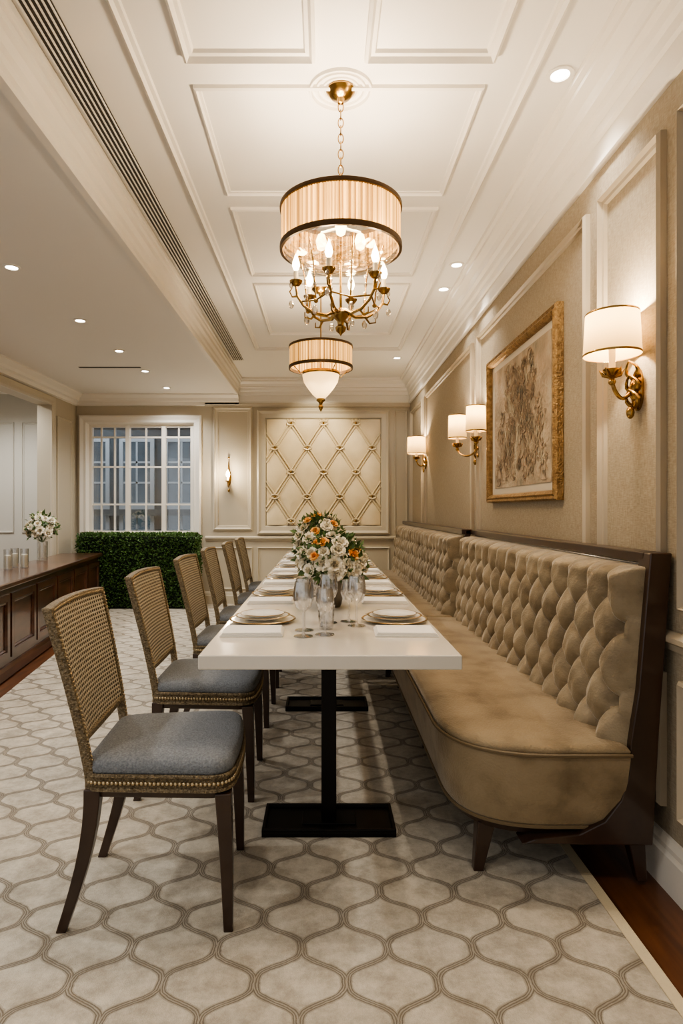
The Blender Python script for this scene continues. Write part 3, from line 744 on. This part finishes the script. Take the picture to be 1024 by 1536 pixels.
def bouquet(name,loc,rx,rz,nf,vase,no=3,fr=.034,h0=.17):
    root=empty(name,loc)
    bw=bmesh.new();bo=bmesh.new();bl=bmesh.new();bs=bmesh.new()
    C=Vector((0,0,h0+rz*.55));pts=[]
    tries=0
    while len(pts)<nf and tries<6000:
        tries+=1
        d=Vector((random.gauss(0,1),random.gauss(0,1),random.gauss(.25,.8))).normalized()
        if d.z<-.45: continue
        p=C+Vector((d.x*rx,d.y*rx,d.z*rz))*random.uniform(.85,1.05)
        if any((p-q[0]).length<fr*1.1 for q in pts): continue
        pts.append((p,d))
    front=[i for i,(p,d) in enumerate(pts) if d.y<-.1 and d.z>.25]
    oset=set(front[:no])|set([i for i in range(len(pts)) if i not in front][:no//2])
    for i,(p,d) in enumerate(pts):
        tgt=bo if i in oset else bw
        flower(tgt,p,d+Vector((0,0,.3)),fr*random.uniform(.8,1.2)*(.8 if i in oset else 1))
        tube(bs,[(0,0,h0-.06),tuple(p*.5+Vector((0,0,h0*.3))),tuple(p)],.0015,4)
    for i in range(int(nf*8)):
        d=Vector((random.gauss(0,1),random.gauss(0,1),random.gauss(.1,.8))).normalized()
        if d.z<-.6: d.z=abs(d.z)
        p=C+Vector((d.x*rx,d.y*rx,d.z*rz))*random.uniform(.7,1.05)
        leaf(bl,p,d+Vector((random.uniform(-.6,.6),random.uniform(-.6,.6),random.uniform(-.4,.6))),random.uniform(.025,.05),random.uniform(.007,.014))
    sphere(bl,tuple(C),rx*.62,sz=.85)
    mk('blossoms',bw,M_petal,root,True,sharp=180)
    if no: mk('orange_blossoms',bo,M_orange,root,True,sharp=180)
    else: bo.free()
    mk('foliage',bl,M_leaf,root);mk('stems',bs,M_leaf,root)
    bm=bmesh.new()
    if vase=='metal':
        lathe(bm,[(0,0),(.035,0),(.042,.01),(.05,.05),(.055,.09),(.06,.12),(.056,.12),(.05,.09),(.03,.02),(0,.015)],28);mk('vase',bm,M_vase,root,True)
    else:
        lathe(bm,[(0,0),(.05,0),(.05,.19),(.047,.19),(.047,.01),(0,.01)],24);mk('vase',bm,M_glass,root,True)
    return root
bouquet('flower_centerpiece',(.04,2.88,ZT),.14,.125,54,'metal',4,fr=.032,h0=.13)
bouquet('flower_centerpiece',(-.02,3.72,ZT),.145,.18,52,'metal',4,h0=.13)
bouquet('flower_centerpiece',(.0,5.22,ZT),.16,.14,46,'metal',1,h0=.13)

# ---------------------------------------------------------------- chairs
def chair():
    r=empty('dining_chair')
    o=rpoly([(-.215,-.20,.05),(.20,-.235,.07),(.225,0,.15),(.20,.235,.07),(-.215,.20,.05)],7)
    bm=bmesh.new();layered(bm,o,[(.012,.375),(.008,.38),(.008,.405),(.012,.408)]);mk('seat_rail',bm,M_wood,r,True)
    bm=bmesh.new();layered(bm,o,[(.006,.395),(0,.398),(0,.443),(.006,.446)]);
    pts=offs(o,-.002)
    for zz in(.400,.440): tube(bm,[(q.x,q.y,zz) for q in pts],.0055,6,closed=True)
    mk('beaded_trim',bm,M_trimch,r,True)
    bd=bmesh.new()
    per=[];n=len(pts);acc=0;nxt=0
    for i in range(n):
        a=pts[i-1];b=pts[i];l=(b-a).length
        while nxt<acc+l:
            t=(nxt-acc)/l if l else 0;q=a.lerp(b,t);per.append(q);nxt+=.012
        acc+=l
    for q in per: sphere(bd,(q.x,q.y,.420),.006,seg=6)
    mk('nailhead_beads',bd,M_bead,r,True)
    bm=bmesh.new()
    rings(bm,[[(p_.x*s_,p_.y*s_,z_) for p_ in o] for s_,z_ in((.985,.443),(1.0,.450),(1.005,.462),(.985,.476),(.94,.486),(.84,.494),(.65,.500),(.4,.5035),(.12,.505))])
    mk('seat_cushion',bm,M_seat,r,True,sharp=80)
    bm=bmesh.new()
    for s in(-1,1):
        loft(bm,[(.195,s*.215,0,.013,.013),(.19,s*.212,.2,.018,.018),(.18,s*.205,.39,.023,.023)])
        q=[]
        for t in(0,.15,.3,.45,.6,.75,.9,1):
            z=.40*t;x=-.275+.085*math.sin(t*pi/2)
            q.append((x,s*(.195-.01*t),z,.014+.009*t,.013+.007*t))
        loft(bm,q)
    mk('legs',bm,M_wood,r,bevel=.003)
    bm=bmesh.new()
    zt=.92
    def bx(z):
        t=max(0,(z-.40)/(zt-.40));return -.195-.105*t**1.25
    def by(z):
        t=max(0,(z-.40)/(zt-.40));return .185+.052*t
    for s in(-1,1):
        q=[(bx(z),s*by(z),z,.014,.010) for z in(.39,.45,.52,.6,.7,.8,.9,zt)]
        loft(bm,q)
    def rail(z,dip,hz,hx=.014):
        rs=[]
        for k in range(13):
            t=-1+k/6;y=by(z)*t;zz=z+dip*(1-t*t);x=bx(zz)-.012*(1-t*t)
            rs.append([(x-hx,y,zz-hz),(x+hx,y,zz-hz),(x+hx,y,zz+hz),(x-hx,y,zz+hz)])
        rings(bm,rs)
    rail(.910,.008,.010);rail(.545,-.012,.010)
    mk('back_frame',bm,M_trimch,r,bevel=.004)
    bd=bmesh.new()
    for s in(-1,1):
        z=.42
        while z<.91: sphere(bd,(bx(z)+.013,s*by(z),z),.004,seg=6);z+=.012
    for k in range(1,38):
        t=-1+k/19;sphere(bd,(bx(.91+.008*(1-t*t))-.012*(1-t*t)+.013,by(.91)*t,.91+.008*(1-t*t)),.004,seg=6)
    mk('back_beads',bd,M_bead,r,True)
    bm=bmesh.new();V=[]
    for j in range(15):
        row=[]
        for k in range(13):
            t=-1+k/6
            za=.55-.012*(1-t*t);zb=.902+.008*(1-t*t);z=za+(zb-za)*j/14
            y=(by(z)-.008)*t;row.append((bx(z)-.012*(1-t*t)+.008,y,z))
        V.append(row)
    for off in(0,-.018):
        vv=[[bm.verts.new((x+off,y,z)) for x,y,z in row] for row in V]
        for j in range(14):
            for k in range(12): bm.faces.new([vv[j][k],vv[j][k+1],vv[j+1][k+1],vv[j+1][k]])
    mk('cane_panel',bm,M_cane,r,True)
    return r
ch=chair()
ys=[2.0,2.80,3.68,4.45,5.22,6.0]
ch.location=(-.475,ys[0],0);ch.rotation_euler=(0,0,math.radians(3))
for i,y in enumerate(ys[1:]): dup(ch,'dining_chair',(-.500+random.uniform(-.01,.01),y,0),math.radians(random.uniform(-1,2)))

# ---------------------------------------------------------------- counter (angled)
ang=math.atan(.14)
root=empty('wooden_sideboard',(-2.22,4.35,0),ang)
d0,ya,yb,zt=.42,-1.0,3.22,.68
bm=bmesh.new();box(bm,-d0,-.03,ya+.02,yb-.02,.0,.08);box(bm,-d0,-.012,ya,yb,.08,zt-.04);mk('carcass',bm,M_walnut,root,bevel=.003)
bm=bmesh.new();box(bm,-d0-.01,.03,ya-.02,yb+.03,zt-.04,zt);mk('top',bm,M_walnut,root,bevel=.008)
bm=bmesh.new();n=7;w=(yb-ya)/n
for i in range(n):
    a=ya+i*w+.02;b=a+w-.04
    moldring(bm,a,b,.13,zt-.09,lambda u,v,h:(-.012+h,u,v),((0,0),(0,.016),(.05,.016),(.055,.008),(.065,.012),(.075,.002)))
moldring(bm,-d0+.03,-.04,.13,zt-.09,lambda u,v,h:(u,yb+h,v),((0,0),(0,.014),(.05,.014),(.06,.004)))
extr(bm,[(0,0),(.02,0),(.02,.06),(.008,.085),(0,.09)],ya,yb,lambda s,h,v:(-.012+h,s,v))
mk('doors',bm,M_walnut,root)
bouquet('white_flower_vase',(-2.84,6.4,zt+.002),.14,.15,30,'glass',0,.036,h0=.24)
for x,y in((-2.62,5.55),(-2.70,5.42),(-2.74,5.62)):
    r=empty('glass_candle_holder',(x,y,zt+.002));bm=bmesh.new();lathe(bm,[(0,0),(.035,0),(.035,.17),(.033,.17),(.033,.006),(0,.006)],20);mk('holder',bm,M_glass,r,True)
    bm=bmesh.new();lathe(bm,[(0,.007),(.028,.007),(.028,.12),(.0,.12)],16);mk('candle',bm,M_candle,r,True)

# ---------------------------------------------------------------- hedge
root=empty('boxwood_hedge',(-2.25,7.77,0))
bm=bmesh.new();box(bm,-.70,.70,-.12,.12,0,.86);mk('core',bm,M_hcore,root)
bm=bmesh.new()
for i in range(11000):
    f=random.random()
    if f<.62: p=Vector((random.uniform(-.71,.71),-.125,random.uniform(0.02,.88)));n=Vector((0,-1,0))
    elif f<.85: p=Vector((random.uniform(-.71,.71),random.uniform(-.13,.11),.87));n=Vector((0,0,1))
    else: p=Vector((.705*random.choice((-1,1)),random.uniform(-.13,.11),random.uniform(.02,.88)));n=Vector((math.copysign(1,p.x),0,0))
    p+=n*random.uniform(-.01,.03)
    d=n+Vector((random.uniform(-1,1),random.uniform(-1,.4),random.uniform(-.6,1)))
    leaf(bm,p,d,random.uniform(.022,.040),random.uniform(.008,.013))
mk('leaves',bm,M_hedge,root)

# ---------------------------------------------------------------- world + camera
w=bpy.data.worlds.new('world');S.world=w;w.use_nodes=True
bg=w.node_tree.nodes['Background'];bg.inputs[0].default_value=(.97,.95,.92,1);bg.inputs[1].default_value=.52
for x in(-3.5,-1.5): pl('exterior_fill_light',(x,YB+1.2,2.6),26,(.78,.88,1),.1)  # added cool fill to brighten the facade, no real fixtures
try:
    S.view_settings.view_transform='AgX';S.view_settings.look='AgX - Medium High Contrast';S.view_settings.exposure=.42
except Exception as ex: print(ex)
cam=bpy.data.cameras.new('camera');co=bpy.data.objects.new('camera',cam);COL.objects.link(co)
co.location=(0,0,1.19);co.rotation_euler=(pi/2,0,0)
cam.sensor_fit='VERTICAL';cam.sensor_height=24;cam.lens=950/1536*24
cam.shift_x=27/1536;cam.shift_y=-3/1536;cam.clip_start=.02
S.camera=co
